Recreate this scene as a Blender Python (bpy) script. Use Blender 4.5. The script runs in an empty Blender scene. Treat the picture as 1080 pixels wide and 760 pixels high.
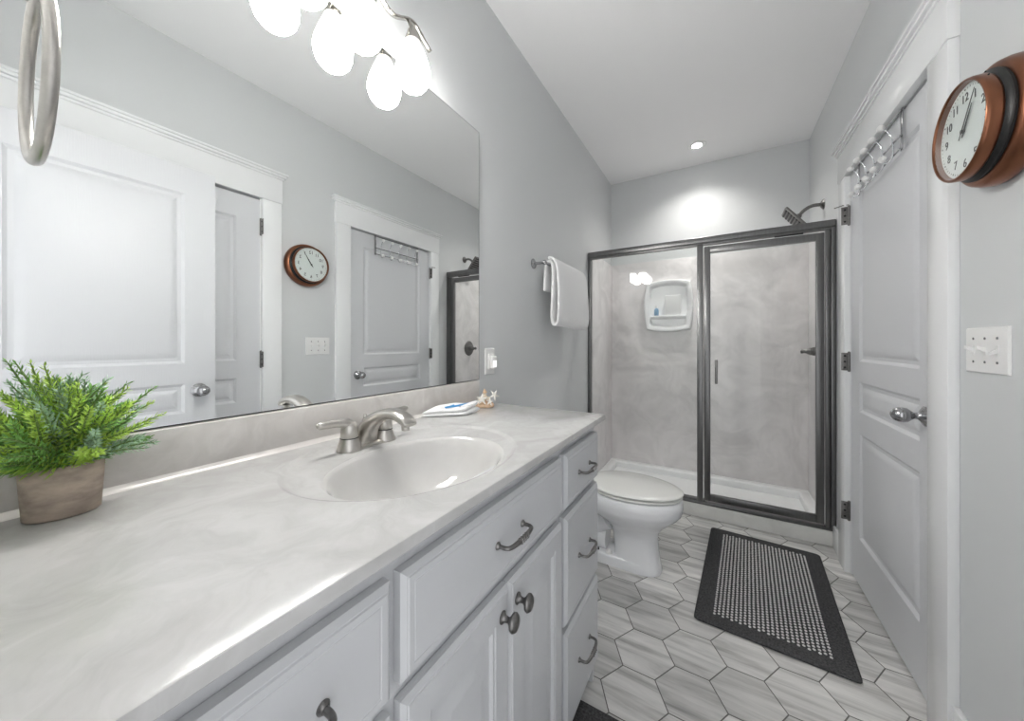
import bpy, bmesh, math, random
from mathutils import Vector, Matrix
random.seed(7)
S = bpy.context.scene
PI = math.pi

# ------------------------------------------------------------------ camera
W = 1.4784; H = 2.7145; YB = 3.378
cam_d = bpy.data.cameras.new('camera'); cam = bpy.data.objects.new('camera', cam_d)
S.collection.objects.link(cam); S.camera = cam
cam.location = (0.8944, 0.0, 1.1847)
cam.rotation_euler = (PI/2, 0, math.radians(30.74))
cam_d.sensor_width = 36; cam_d.lens = 366.74/1080*36
cam_d.shift_y = -18.1/1080
cam_d.clip_start = 0.01

# ------------------------------------------------------------------ light
S.view_settings.view_transform = 'Standard'; S.view_settings.look = 'None'
S.view_settings.gamma = 1; S.view_settings.use_curve_mapping = False
S.view_settings.exposure = 1.75
S.cycles.max_bounces = 16; S.cycles.diffuse_bounces = 10; S.cycles.glossy_bounces = 6; S.cycles.transparent_max_bounces = 12
wd = bpy.data.worlds.new('daylight'); S.world = wd; wd.use_nodes = True
bg = wd.node_tree.nodes['Background']
bg.inputs[0].default_value = (0.98, 0.985, 1.0, 1); bg.inputs[1].default_value = .5
SHADE_EMIT = 25.0
CAN_POWER = 16.0

# ------------------------------------------------------------------ materials
def new_mat(name):
    m = bpy.data.materials.new(name); m.use_nodes = True
    return m, m.node_tree.nodes, m.node_tree.links, m.node_tree.nodes['Principled BSDF']
def mat(name, col, rough=.5, metal=0.0, spec=.5, noise=0.0, nscale=8.0, bump=0.0, bscale=60.0, stretch=None, coat=0.0):
    m, N, L, P = new_mat(name)
    P.inputs['Base Color'].default_value = (*col, 1); P.inputs['Roughness'].default_value = rough
    P.inputs['Metallic'].default_value = metal; P.inputs['Specular IOR Level'].default_value = spec
    P.inputs['Coat Weight'].default_value = coat
    tc = N.new('ShaderNodeTexCoord')
    mp = N.new('ShaderNodeMapping'); L.new(tc.outputs['Object'], mp.inputs[0])
    if stretch: mp.inputs['Scale'].default_value = stretch
    if noise:
        n = N.new('ShaderNodeTexNoise'); n.inputs['Scale'].default_value = nscale; n.inputs['Detail'].default_value = 5
        L.new(mp.outputs[0], n.inputs['Vector'])
        r = N.new('ShaderNodeValToRGB'); L.new(n.outputs['Fac'], r.inputs[0])
        r.color_ramp.elements[0].position = .3; r.color_ramp.elements[1].position = .7
        r.color_ramp.elements[0].color = (*[c*(1-noise) for c in col], 1)
        r.color_ramp.elements[1].color = (*[min(1, c*(1+noise)) for c in col], 1)
        L.new(r.outputs[0], P.inputs['Base Color'])
    if bump:
        n = N.new('ShaderNodeTexNoise'); n.inputs['Scale'].default_value = bscale; n.inputs['Detail'].default_value = 3
        L.new(mp.outputs[0], n.inputs['Vector'])
        b = N.new('ShaderNodeBump'); b.inputs['Strength'].default_value = bump; b.inputs['Distance'].default_value = .002
        L.new(n.outputs['Fac'], b.inputs['Height']); L.new(b.outputs[0], P.inputs['Normal'])
    return m
M = {}
M['wall'] = mat('wall_paint', (.625, .64, .645), .5, bump=.05, bscale=220)
M['ceiling'] = mat('ceiling_paint', (.90, .90, .90), .8)
M['trim'] = mat('trim_paint', (.82, .83, .835), .22)
M['door'] = mat('door_paint', (.655, .665, .685), .42, bump=.16, bscale=28, stretch=(3, 9, .45))
M['cabinet'] = mat('cabinet_paint', (.545, .555, .57), .3)
M['dark_gap'] = mat('shadow_gap', (.05, .05, .05), .8)
M['nickel'] = mat('brushed_nickel', (.55, .53, .50), .28, 1.0, noise=.05, nscale=120)
M['lamp_nickel'] = mat('lamp_nickel', (.40, .385, .36), .2, 1.0)
M['chrome'] = mat('chrome', (.40, .40, .41), .16, 1.0)
M['polished'] = mat('polished_chrome', (.80, .81, .82), .1, 1.0)
M['pewter'] = mat('pewter', (.20, .195, .19), .33, 1.0, noise=.15, nscale=150)
M['gunmetal'] = mat('gunmetal', (.19, .19, .19), .33, 1.0, stretch=(1, 1, .02), noise=.08, nscale=90)
M['black_metal'] = mat('black_metal', (.03, .03, .03), .4, .6)
M['porcelain'] = mat('porcelain', (.80, .81, .83), .08, coat=.3)
M['lid'] = mat('toilet_lid_plastic', (.76, .765, .74), .22)
M['acrylic'] = mat('white_acrylic', (.90, .90, .91), .25)
M['plastic'] = mat('white_plastic', (.80, .80, .79), .3)
M['towel'] = mat('white_terry', (.84, .84, .84), .95, spec=.1, bump=.6, bscale=500)
M['mat_black'] = mat('charcoal_pile', (.07, .07, .072), .95, spec=.1, noise=.45, nscale=160, bump=1.0, bscale=420)
M['mat_weave_dark'] = mat('charcoal_weave', (.055, .056, .058), .95, spec=.1)
M['mat_weave_light'] = mat('grey_yarn', (.56, .56, .55), .9, spec=.1, noise=.2, nscale=300)
M['copper'] = mat('aged_copper', (.235, .098, .054), .3, .9, noise=.22, nscale=9, stretch=(1, 1, .6))
M['dial'] = mat('clock_dial', (.74, .77, .76), .5)
M['ink'] = mat('black_ink', (.015, .015, .015), .5)
M['pot'] = mat('weathered_pot', (.42, .345, .285), .85, noise=.35, nscale=26, bump=.4, bscale=90, stretch=(1, 1, 2.2))
M['soil'] = mat('moss', (.02, .025, .012), .95)
M['leaf_lime'] = mat('lime_leaf', (.46, .66, .11), .45, noise=.25, nscale=40)
M['leaf_mid'] = mat('green_leaf', (.22, .44, .11), .45, noise=.3, nscale=40)
M['leaf_blue'] = mat('grey_green_leaf', (.34, .50, .33), .5, noise=.25, nscale=40)
M['stem'] = mat('stem', (.20, .30, .10), .6)
M['sand'] = mat('shell_tan', (.62, .44, .30), .8, noise=.3, nscale=60, bump=.5, bscale=150)
M['shell'] = mat('shell_cream', (.74, .66, .54), .7, noise=.15, nscale=60)
M['starfish'] = mat('starfish_white', (.80, .78, .74), .8, bump=.5, bscale=250)
M['blue'] = mat('blue_print', (.05, .26, .55), .9)
M['grey_print'] = mat('grey_print', (.45, .46, .48), .9)
M['bottle_blue'] = mat('blue_bottle', (.25, .42, .60), .3)
M['rubber'] = mat('dark_recess', (.02, .02, .02), .7)

def marble(name, base, vein, scale, rough, lo=.35, hi=.65, stretch=(1, 1, 1)):
    m, N, L, P = new_mat(name)
    tc = N.new('ShaderNodeTexCoord'); mp = N.new('ShaderNodeMapping'); mp.inputs['Scale'].default_value = stretch
    L.new(tc.outputs['Object'], mp.inputs[0])
    n0 = N.new('ShaderNodeTexNoise'); n0.inputs['Scale'].default_value = scale*.6; n0.inputs['Detail'].default_value = 4
    L.new(mp.outputs[0], n0.inputs['Vector'])
    mx = N.new('ShaderNodeMix'); mx.data_type = 'VECTOR'; mx.inputs[0].default_value = .22
    L.new(mp.outputs[0], mx.inputs['A']); L.new(n0.outputs['Color'], mx.inputs['B'])
    n1 = N.new('ShaderNodeTexNoise'); n1.inputs['Scale'].default_value = scale; n1.inputs['Detail'].default_value = 8
    n1.inputs['Roughness'].default_value = .62; n1.inputs['Distortion'].default_value = 1.2
    L.new(mx.outputs['Result'], n1.inputs['Vector'])
    r = N.new('ShaderNodeValToRGB'); L.new(n1.outputs['Fac'], r.inputs[0])
    r.color_ramp.elements[0].position = lo; r.color_ramp.elements[1].position = hi
    r.color_ramp.elements[0].color = (*vein, 1); r.color_ramp.elements[1].color = (*base, 1)
    L.new(r.outputs[0], P.inputs['Base Color']); P.inputs['Roughness'].default_value = rough
    return m
M['counter'] = marble('cultured_marble_top', (.53, .53, .525), (.42, .415, .405), 8, .16, .3, .62)
M['splash'] = marble('cultured_marble_splash', (.72, .695, .67), (.59, .565, .54), 9, .2, .3, .65)
M['bowl'] = marble('cultured_marble_bowl', (.60, .595, .585), (.55, .545, .53), 5, .1)
M['surround'] = marble('marble_wall_panel', (.86, .83, .835), (.66, .64, .64), 4.5, .3, .32, .62)
M['curb'] = marble('cultured_marble_curb', (.68, .68, .66), (.60, .60, .58), 5, .25)

def glass_mat():
    m = bpy.data.materials.new('clear_glass'); m.use_nodes = True
    N = m.node_tree.nodes; L = m.node_tree.links; N.clear()
    o = N.new('ShaderNodeOutputMaterial'); mix = N.new('ShaderNodeMixShader')
    t = N.new('ShaderNodeBsdfTransparent'); t.inputs[0].default_value = (.97, .98, .975, 1)
    g = N.new('ShaderNodeBsdfGlossy'); g.inputs['Roughness'].default_value = 0.0; g.inputs[0].default_value = (1, 1, 1, 1)
    fr = N.new('ShaderNodeFresnel'); fr.inputs[0].default_value = 1.45
    ge = N.new('ShaderNodeNewGeometry'); ma = N.new('ShaderNodeMath'); ma.operation = 'MULTIPLY_ADD'; ma.inputs[1].default_value = -1; ma.inputs[2].default_value = 1
    L.new(ge.outputs['Backfacing'], ma.inputs[0]); mu = N.new('ShaderNodeMath'); mu.operation = 'MULTIPLY'
    L.new(ma.outputs[0], mu.inputs[0]); L.new(fr.outputs[0], mu.inputs[1]); L.new(mu.outputs[0], mix.inputs[0]); L.new(t.outputs[0], mix.inputs[1]); L.new(g.outputs[0], mix.inputs[2])
    L.new(mix.outputs[0], o.inputs[0]); return m
M['glass'] = glass_mat()
def mirror_mat():
    m = bpy.data.materials.new('mirror_silver'); m.use_nodes = True
    N = m.node_tree.nodes; L = m.node_tree.links; N.clear()
    o = N.new('ShaderNodeOutputMaterial'); g = N.new('ShaderNodeBsdfGlossy')
    g.inputs['Roughness'].default_value = 0.0; g.inputs[0].default_value = (.93, .945, .94, 1)
    L.new(g.outputs[0], o.inputs[0]); return m
M['mirror'] = mirror_mat()
def emit_mat(name, col, st):
    m, N, L, P = new_mat(name)
    P.inputs['Base Color'].default_value = (.9, .9, .9, 1); P.inputs['Roughness'].default_value = .3
    P.inputs['Emission Color'].default_value = (*col, 1); P.inputs['Emission Strength'].default_value = st
    return m
M['shade'] = emit_mat('lit_opal_glass', (1, .975, .94), SHADE_EMIT)
def neck_falloff(m):
    # the bulb sits low in the globe, so the neck of the opal glass glows less
    N = m.node_tree.nodes; L = m.node_tree.links; P = N['Principled BSDF']
    tc = N.new('ShaderNodeTexCoord'); sx = N.new('ShaderNodeSeparateXYZ'); L.new(tc.outputs['Generated'], sx.inputs[0])
    r = N.new('ShaderNodeValToRGB'); L.new(sx.outputs[2], r.inputs[0]); e = r.color_ramp.elements
    e[0].position = .42; e[0].color = (1, 1, 1, 1); e[1].position = 1.0; e[1].color = (.006, .006, .006, 1)
    k = e.new(.66); k.color = (.10, .10, .10, 1); k = e.new(.82); k.color = (.018, .018, .018, 1); P.inputs['Base Color'].default_value = (.55, .55, .55, 1)
    mu = N.new('ShaderNodeMath'); mu.operation = 'MULTIPLY'; mu.inputs[1].default_value = SHADE_EMIT
    L.new(r.outputs[0], mu.inputs[0]); L.new(mu.outputs[0], P.inputs['Emission Strength'])
neck_falloff(M['shade'])
M['lens'] = emit_mat('lit_lens', (1, .98, .95), 12)
M['glow'] = emit_mat('lit_rocker', (1, 1, 1), .35)

def hex_floor():
    m, N, L, P = new_mat('hex_wood_look_tile')
    def vm(op, a, b=None):
        n = N.new('ShaderNodeVectorMath'); n.operation = op
        for i, q in enumerate((a, b)):
            if q is None: continue
            if isinstance(q, tuple): n.inputs[i].default_value = q
            else: L.new(q, n.inputs[i])
        return n
    def mm(op, a, b=None, c=None):
        n = N.new('ShaderNodeMath'); n.operation = op
        for i, q in enumerate((a, b, c)):
            if q is None: continue
            if isinstance(q, (int, float)): n.inputs[i].default_value = q
            else: L.new(q, n.inputs[i])
        return n.outputs[0]
    s = .110; ap = s*math.sqrt(3)/2; R = (3*s, 2*ap, 1.0); iR = (1/R[0], 1/R[1], 0)
    tc = N.new('ShaderNodeTexCoord')
    p = vm('SUBTRACT', tc.outputs['Object'], (.646, 1.4045, 0)).outputs[0]
    def cell(off):
        q = vm('ADD', p, off).outputs[0]
        fr = vm('FRACTION', vm('MULTIPLY', q, iR).outputs[0]).outputs[0]
        return vm('SUBTRACT', vm('MULTIPLY', fr, (R[0], R[1], 0)).outputs[0], (R[0]/2, R[1]/2, 0)).outputs[0]
    a = cell((R[0]/2, R[1]/2, 0)); b = cell((0, 0, 0))
    la = vm('LENGTH', a).outputs['Value']; lb = vm('LENGTH', b).outputs['Value']
    mx = N.new('ShaderNodeMix'); mx.data_type = 'VECTOR'
    L.new(mm('LESS_THAN', la, lb), mx.inputs[0]); L.new(b, mx.inputs['A']); L.new(a, mx.inputs['B'])
    gv = mx.outputs['Result']
    ident = vm('FLOOR', vm('ADD', vm('MULTIPLY', vm('SUBTRACT', p, gv).outputs[0], (2/R[0], 2/R[1], 0)).outputs[0], (.5, .5, .5)).outputs[0]).outputs[0]
    wn = N.new('ShaderNodeTexWhiteNoise'); wn.noise_dimensions = '3D'; L.new(ident, wn.inputs['Vector'])
    ab = vm('ABSOLUTE', gv).outputs[0]
    sx = N.new('ShaderNodeSeparateXYZ'); L.new(ab, sx.inputs[0])
    d = mm('MAXIMUM', sx.outputs[1], mm('ADD', mm('MULTIPLY', sx.outputs[1], .5), mm('MULTIPLY', sx.outputs[0], .8660254)))
    grout = mm('GREATER_THAN', d, ap - .0019)
    off = vm('MULTIPLY', wn.outputs['Color'], (7., 9., 13.)).outputs[0]
    st = vm('ADD', vm('MULTIPLY', p, (2.6, 24., 1.)).outputs[0], off).outputs[0]
    n1 = N.new('ShaderNodeTexNoise'); n1.inputs['Scale'].default_value = 1.0; n1.inputs['Detail'].default_value = 6
    n1.inputs['Roughness'].default_value = .6; n1.inputs['Distortion'].default_value = .6; L.new(st, n1.inputs['Vector'])
    r = N.new('ShaderNodeValToRGB'); e = r.color_ramp.elements
    e[0].position = .28; e[0].color = (.31, .305, .295, 1); e[1].position = .72; e[1].color = (.78, .77, .75, 1)
    k = e.new(.5); k.color = (.60, .595, .58, 1)
    L.new(n1.outputs['Fac'], r.inputs[0])
    br = mm('ADD', mm('MULTIPLY', wn.outputs['Value'], .35), .82)
    mb_ = N.new('ShaderNodeMix'); mb_.data_type = 'RGBA'; mb_.blend_type = 'MULTIPLY'; mb_.inputs[0].default_value = 1
    L.new(r.outputs[0], mb_.inputs['A'])
    cb = N.new('ShaderNodeCombineXYZ'); [L.new(br, cb.inputs[i]) for i in range(3)]
    L.new(cb.outputs[0], mb_.inputs['B'])
    g = N.new('ShaderNodeMix'); g.data_type = 'RGBA'; L.new(grout, g.inputs[0])
    L.new(mb_.outputs['Result'], g.inputs['A']); g.inputs['B'].default_value = (.13, .125, .12, 1)
    L.new(g.outputs['Result'], P.inputs['Base Color'])
    L.new(mm('ADD', mm('MULTIPLY', grout, .4), .34), P.inputs['Roughness'])
    bu = N.new('ShaderNodeBump'); bu.inputs['Distance'].default_value = .0015; bu.inputs['Strength'].default_value = .6
    L.new(mm('SUBTRACT', 1.0, grout), bu.inputs['Height']); L.new(bu.outputs[0], P.inputs['Normal'])
    return m
M['floor'] = hex_floor()

# ------------------------------------------------------------------ mesh helpers
class MB:
    def __init__(s): s.v = []; s.f = []; s.mi = []; s.cur = 0
    def add(s, vs, fs):
        o = len(s.v); s.v += [Vector(q) for q in vs]
        for f in fs: s.f.append([i+o for i in f]); s.mi.append(s.cur)
        return s
    def box(s, a, b, bev=0.0, seg=2, rot=None, piv=None):
        bm = bmesh.new(); bmesh.ops.create_cube(bm, size=1)
        a = Vector(a); b = Vector(b); c = (a+b)/2; d = b-a
        for v in bm.verts: v.co = Vector((v.co.x*d.x, v.co.y*d.y, v.co.z*d.z))
        if bev: bmesh.ops.bevel(bm, geom=bm.edges[:], offset=bev, segments=seg, profile=.5, affect='EDGES', clamp_overlap=True)
        for v in bm.verts:
            co = v.co + c
            if rot is not None:
                p = Vector(piv) if piv is not None else c
                co = rot @ (co-p) + p
            v.co = co
        s.bm(bm); return s
    def bm(s, bm):
        bm.verts.index_update(); s.add([v.co.copy() for v in bm.verts], [[v.index for v in f.verts] for f in bm.faces]); bm.free(); return s
    def loft(s, rings, cap0=True, cap1=True, closed=True):
        n = len(rings[0]); vs = [q for r in rings for q in r]; fs = []
        for i in range(len(rings)-1):
            for j in range(n if closed else n-1):
                k = (j+1) % n
                fs.append([i*n+j, i*n+k, (i+1)*n+k, (i+1)*n+j])
        if cap0: fs.append(list(range(n))[::-1])
        if cap1: fs.append([(len(rings)-1)*n+j for j in range(n)])
        return s.add(vs, fs)
    def lathe(s, prof, o=(0, 0, 0), axis='Z', n=32, sc=(1, 1), frame=None):
        # prof: list of (radius, height) ; frame: 3x3 matrix whose columns are u, v, axis
        if frame is None:
            frame = {'Z': Matrix(((1,0,0),(0,1,0),(0,0,1))), 'X': Matrix(((0,0,1),(1,0,0),(0,1,0))),
                     '-X': Matrix(((0,0,-1),(-1,0,0),(0,1,0))), 'Y': Matrix(((1,0,0),(0,0,1),(0,1,0))), '-Y': Matrix(((1,0,0),(0,0,-1),(0,1,0))), '-Z': Matrix(((1,0,0),(0,-1,0),(0,0,-1)))}[axis]
        o = Vector(o); rings = []
        for r, h in prof:
            r = max(r, 1e-5)
            rings.append([o + frame @ Vector((r*sc[0]*math.cos(2*PI*k/n), r*sc[1]*math.sin(2*PI*k/n), h)) for k in range(n)])
        return s.loft(rings)
    def tube(s, pts, rad, n=12, flat=1.0, up=(0, 0, 1), caps=True, smooth=0):
        pts = [Vector(p) for p in pts]
        if not isinstance(rad, (list, tuple)): rad = [rad]*len(pts)
        rad = list(rad)
        for _ in range(smooth):
            P2 = [pts[0]]; R2 = [rad[0]]
            for i in range(len(pts)-1):
                P2 += [pts[i]*.75+pts[i+1]*.25, pts[i]*.25+pts[i+1]*.75]; R2 += [rad[i]*.75+rad[i+1]*.25, rad[i]*.25+rad[i+1]*.75]
            P2.append(pts[-1]); R2.append(rad[-1]); pts, rad = P2, R2
        rings = []; up = Vector(up); prev = None
        for i, p in enumerate(pts):
            t = (pts[min(i+1, len(pts)-1)] - pts[max(i-1, 0)]).normalized()
            if prev is None:
                a = up.cross(t)
                if a.length < 1e-3: a = Vector((1, 0, 0)).cross(t)
                if a.length < 1e-3: a = Vector((0, 1, 0)).cross(t)
            else: a = prev - t*prev.dot(t)
            a.normalize(); prev = a; b = t.cross(a)
            rings.append([p + a*rad[i]*math.cos(2*PI*k/n) + b*rad[i]*flat*math.sin(2*PI*k/n) for k in range(n)])
        return s.loft(rings, caps, caps)
    def ball(s, c, r, n=14, sc=(1, 1, 1), rot=None):
        bm = bmesh.new(); bmesh.ops.create_uvsphere(bm, u_segments=n, v_segments=max(6, n//2+1), radius=r)
        for v in bm.verts:
            q = Vector((v.co.x*sc[0], v.co.y*sc[1], v.co.z*sc[2]))
            if rot is not None: q = rot @ q
            v.co = q + Vector(c)
        return s.bm(bm)
    def nested(s, org, U, V, N, w, h, steps, back=None):
        # successive rectangles (inset, height along N) from the outer to the inner, inner one capped
        org = Vector(org); U = Vector(U); V = Vector(V); N = Vector(N); rings = []
        for off, d in steps:
            rings.append([org+U*off+V*off+N*d, org+U*(w-off)+V*off+N*d, org+U*(w-off)+V*(h-off)+N*d, org+U*off+V*(h-off)+N*d])
        return s.loft(rings, back is not None, True)
    def build(s, name, mats, parent=None, ang=35, smooth=True):
        me = bpy.data.meshes.new(name)
        off = wo.get(parent, Vector((0, 0, 0))) if parent else Vector((0, 0, 0))
        me.from_pydata([tuple(v-off) for v in s.v], [], s.f)
        if not isinstance(mats, (list, tuple)): mats = [mats]
        for m_ in mats: me.materials.append(m_)
        me.polygons.foreach_set('material_index', s.mi)
        b = bmesh.new(); b.from_mesh(me); bmesh.ops.recalc_face_normals(b, faces=b.faces); b.to_mesh(me); b.free()
        if smooth:
            me.polygons.foreach_set('use_smooth', [True]*len(me.polygons)); me.set_sharp_from_angle(angle=math.radians(ang))
        o = bpy.data.objects.new(name, me); S.collection.objects.link(o)
        if parent: o.parent = parent
        wo[o] = off
        return o
wo = {}
def thing(name, label, cat, loc, group=None, kind=None):
    o = bpy.data.objects.new(name, None); S.collection.objects.link(o); o.location = loc; o.empty_display_size = .05
    wo[o] = Vector(loc)
    if label: o['label'] = label
    if cat: o['category'] = cat
    if group: o['group'] = group
    if kind: o['kind'] = kind
    return o
def tag(o, label, cat, group=None):
    o['label'] = label; o['category'] = cat
    if group: o['group'] = group
    return o
def struct(o, label=None, cat=None):
    o['kind'] = 'structure'
    if label: o['label'] = label
    if cat: o['category'] = cat
    return o
def B(name, m, parent, *boxes, bev=0.0):
    mb = MB()
    for a, b in boxes: mb.box(a, b, bev)
    return mb.build(name, m, parent)

# ------------------------------------------------------------------ room shell
T = .12
OPX0, OPX1, OPZ = .62, 1.385, 2.06
FY = -.034     # room face of the front wall
struct(B('floor', M['floor'], None, ((-T, -T, -.1), (W+.2, YB+T, 0))), 'grey wood-look hexagon tile floor of the bathroom', 'floor')
struct(B('ceiling', M['ceiling'], None, ((-T, -T, H), (W+.2, YB+T, H+.1))), 'flat white painted ceiling above the whole bathroom', 'ceiling')
struct(B('wall_left', M['wall'], None, ((-T, -T, 0), (0, YB+T, H))), 'light grey painted wall behind mirror, towel bar and toilet', 'wall')
struct(B('wall_back', M['wall'], None, ((0, YB, 0), (W, YB+T, H))), 'light grey end wall above the shower stall', 'wall')
D3 = (1.598, 2.437); D2 = (.21, 1.025)
struct(B('wall_right', M['wall'], None,
    ((W, -T, 0), (W+.07, D2[0], H)), ((W, D2[0], 2.06), (W+.07, D2[1], H)), ((W, D2[1], 0), (W+.07, D3[0], H)),
    ((W, D3[0], 2.06), (W+.07, D3[1], H)), ((W, D3[1], 0), (W+.07, YB+T, H)), ((W+.07, -T, 0), (W+.2, YB+T, H))), 'light grey right wall carrying the copper clock and the doors', 'wall')
struct(B('wall_front', M['wall'], None, ((0, -T, 0), (OPX0, FY, H)), ((OPX1, -T, 0), (W, FY, H)), ((OPX0, -T, OPZ), (OPX1, FY, H))), 'light grey wall with the entry doorway and towel ring', 'wall')

def casing(name, y0, y1, label, wl=.115, wr=.105):
    mb = MB(); x1 = W; x0 = W-.024
    mb.box((x0, y0-wl, 0), (x1, y0, 2.05), .002); mb.box((x0, y1, 0), (x1, y1+wr, 2.05), .002)
    mb.box((x0-.003, y0-wl-.004, 2.05), (x1, y1+wr+.004, 2.195), .002)
    mb.box((x0-.008, y0-wl-.012, 2.195), (x1, y1+wr+.012, 2.208), .003)
    mb.box((x0-.018, y0-wl-.022, 2.208), (x1, y1+wr+.022, 2.222), .003)
    mb.box((x0-.026, y0-wl-.03, 2.222), (x1, y1+wr+.03, 2.234), .003)
    # jamb liner
    mb.box((W, y0-.008, 0), (W+.05, y0+.004, 2.056)); mb.box((W, y1-.004, 0), (W+.05, y1+.008, 2.056)); mb.box((W, y0, 2.05), (W+.05, y1, 2.06))
    return struct(mb.build(name, M['trim']), label, 'door trim')
casing('trim_1', D2[0]+.003, D2[1]-.003, 'white flat door casing with crown cap around the closet door')
casing('trim_2', D3[0]+.003, D3[1]-.003, 'white flat door casing with crown cap around the hook-rack door')
mb = MB()
mb.box((OPX0-.09, FY, 0), (OPX0, FY+.018, OPZ), .002); mb.box((OPX1, FY, 0), (OPX1+.055, FY+.018, OPZ), .002); mb.box((OPX0-.095, FY, OPZ), (OPX1+.06, FY+.02, OPZ+.15), .002)
struct(mb.build('trim_3', M['trim']), 'white casing around the entry doorway', 'door trim')
def baseboard(name, a, b, label):
    mb = MB(); mb.box(a, b, .003); return struct(mb.build(name, M['trim']), label, 'baseboard')
baseboard('baseboard_right', (W-.016, D2[1]+.104, 0), (W, D3[0]-.112, .16), 'white baseboard on the right wall below the switch plate')
baseboard('baseboard_right_far', (W-.016, D3[1]+.104, 0), (W, 2.684, .13), 'short white baseboard between the door trim and shower curb')
baseboard('baseboard_left', (0, 1.23, 0), (.016, 2.684, .13), 'white baseboard on the left wall behind the toilet')

PANEL = [(0, 0), (.004, -.003), (.012, -.009), (.026, -.009), (.034, -.006), (.050, -.0015), (.056, -.0008)]
def panel_door(name, parent, org, U, V, N, w, h, thick, panels, m, both=False):
    """org: lower corner on the front face; panels: list of (u0,v0,u1,v1)"""
    org = Vector(org); U = Vector(U); V = Vector(V); N = Vector(N); mb = MB()
    def bx(u0, v0, u1, v1, d0, d1):
        ps = [org+U*u0+V*v0+N*d0, org+U*u1+V*v0+N*d0, org+U*u1+V*v1+N*d0, org+U*u0+V*v1+N*d0]
        qs = [p+N*(d1-d0) for p in ps]; mb.loft([ps, qs])
    dep = .012
    bx(0, 0, w, h, -thick + (dep if both else 0), -dep)
    us = sorted(panels, key=lambda p: p[1])
    for side in ((0, 1), (1, -1)) if both else ((0, 1),):
        sgn = side[1]; base = 0 if side[0] == 0 else -thick
        u0 = panels[0][0]; u1 = panels[0][2]; e = .0
        lo, hi = (-dep, 0) if sgn == 1 else (-thick, -thick+dep)
        bx(0, 0, u0, h, lo, hi); bx(u1, 0, w, h, lo, hi)
        v = 0
        for p in us:
            bx(u0, v, u1, p[1], lo, hi); v = p[3]
        bx(u0, v, u1, h, lo, hi)
        for p in us:
            o2 = org+U*p[0]+V*p[1]+N*base
            mb.nested(o2, U, V, N*sgn, p[2]-p[0], p[3]-p[1], PANEL)
    return mb.build(name, m, parent, ang=20)

def knob_profile():
    return [(.030, 0), (.033, .002), (.033, .006), (.024, .012), (.014, .018), (.011, .024), (.011, .030), (.015, .036), (.023, .046), (.0255, .056), (.024, .066), (.018, .078), (.009, .084), (0, .086)]
def egg_knob(name, o, axis, m, parent, sc=(1, 1)):
    mb = MB(); mb.lathe(knob_profile(), o, axis, 28, sc); return mb.build(name, m, parent, 50)
def hinge(parent, y, z, x=W):
    mb = MB(); mb.tube([(x-.006, y, z-.045), (x-.006, y, z+.045)], .0065, 12)
    for k in (-.046, .046): mb.ball((x-.006, y, z+k), .007, 10)
    mb.box((x-.036, y-.0015, z-.046), (x-.004, y+.0015, z+.046), .0005)
    mb.cur = 1
    for dz in (-.03, 0, .03): mb.lathe([(.0055, 0), (.005, .001), (0, .0012)], (x-.022, y-.0014, z+dz), '-Y', 10)
    return mb.build('hinge', [M['pewter'], M['rubber']], parent)

# door 1 : open entry door lying along the right wall
DX = 1.345
d1 = struct(thing('door_1', None, None, (DX, .39, 0)), 'white panelled entry door swung open, mirrored beside the plant', 'door')
dw = .738
panel_door('door_slab', d1, (DX, .757, .012), (0, -1, 0), (0, 0, 1), (-1, 0, 0), dw, 2.03, .034,
           [(.118, .235, dw-.118, .72), (.118, .835, dw-.118, .975), (.118, 1.075, dw-.118, 1.90)], M['door'], both=True)
k = egg_knob('door_knob', (DX, .692, .953), '-X', M['chrome'], d1); egg_knob('door_knob', (DX+.034, .692, .953), 'X', M['chrome'], d1)
B('latch_plate', M['chrome'], d1, ((DX+.006, .757, .925), (DX+.028, .7585, .985)))
for z in (.25, 1.05, 1.82):
    mb = MB(); mb.tube([(DX+.036, .017, z-.045), (DX+.036, .017, z+.045)], .006, 10); mb.build('hinge', M['pewter'], d1)
# door 2 : closet door behind it
d2 = struct(thing('door_2', None, None, (W+.004, .6, 0)), 'white closed closet door behind the open entry door', 'door')
dw = .801
panel_door('door_slab', d2, (W+.002, 1.018, .012), (0, -1, 0), (0, 0, 1), (-1, 0, 0), dw, 2.03, .035,
           [(.118, .235, dw-.118, .72), (.118, .835, dw-.118, .975), (.118, 1.075, dw-.118, 1.90)], M['door'])
for z in (.32, 1.09, 1.88): hinge(d2, 1.020, z)
# door 3 : door with hook rack
d3 = struct(thing('door_3', None, None, (W+.004, 2.0, 0)), 'white closed panelled door with chrome knob and hook rack', 'door')
dw = .825
panel_door('door_slab', d3, (W+.002, 2.4295, .012), (0, -1, 0), (0, 0, 1), (-1, 0, 0), dw, 2.03, .035,
           [(.118, .225, dw-.118, .735), (.118, .840, dw-.118, .985), (.118, 1.085, dw-.118, 1.92)], M['door'])
egg_knob('door_knob', (W+.002, 1.672, .945), '-X', M['chrome'], d3)
for z in (.32, 1.09, 1.845): hinge(d3, 2.434, z)
mb = MB(); mb.tube([(W-.006, 2.434, 1.90), (W-.03, 2.44, 1.902), (W-.06, 2.45, 1.897)], .003, 8); mb.build('hinge_stop', M['pewter'], d3)

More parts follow.
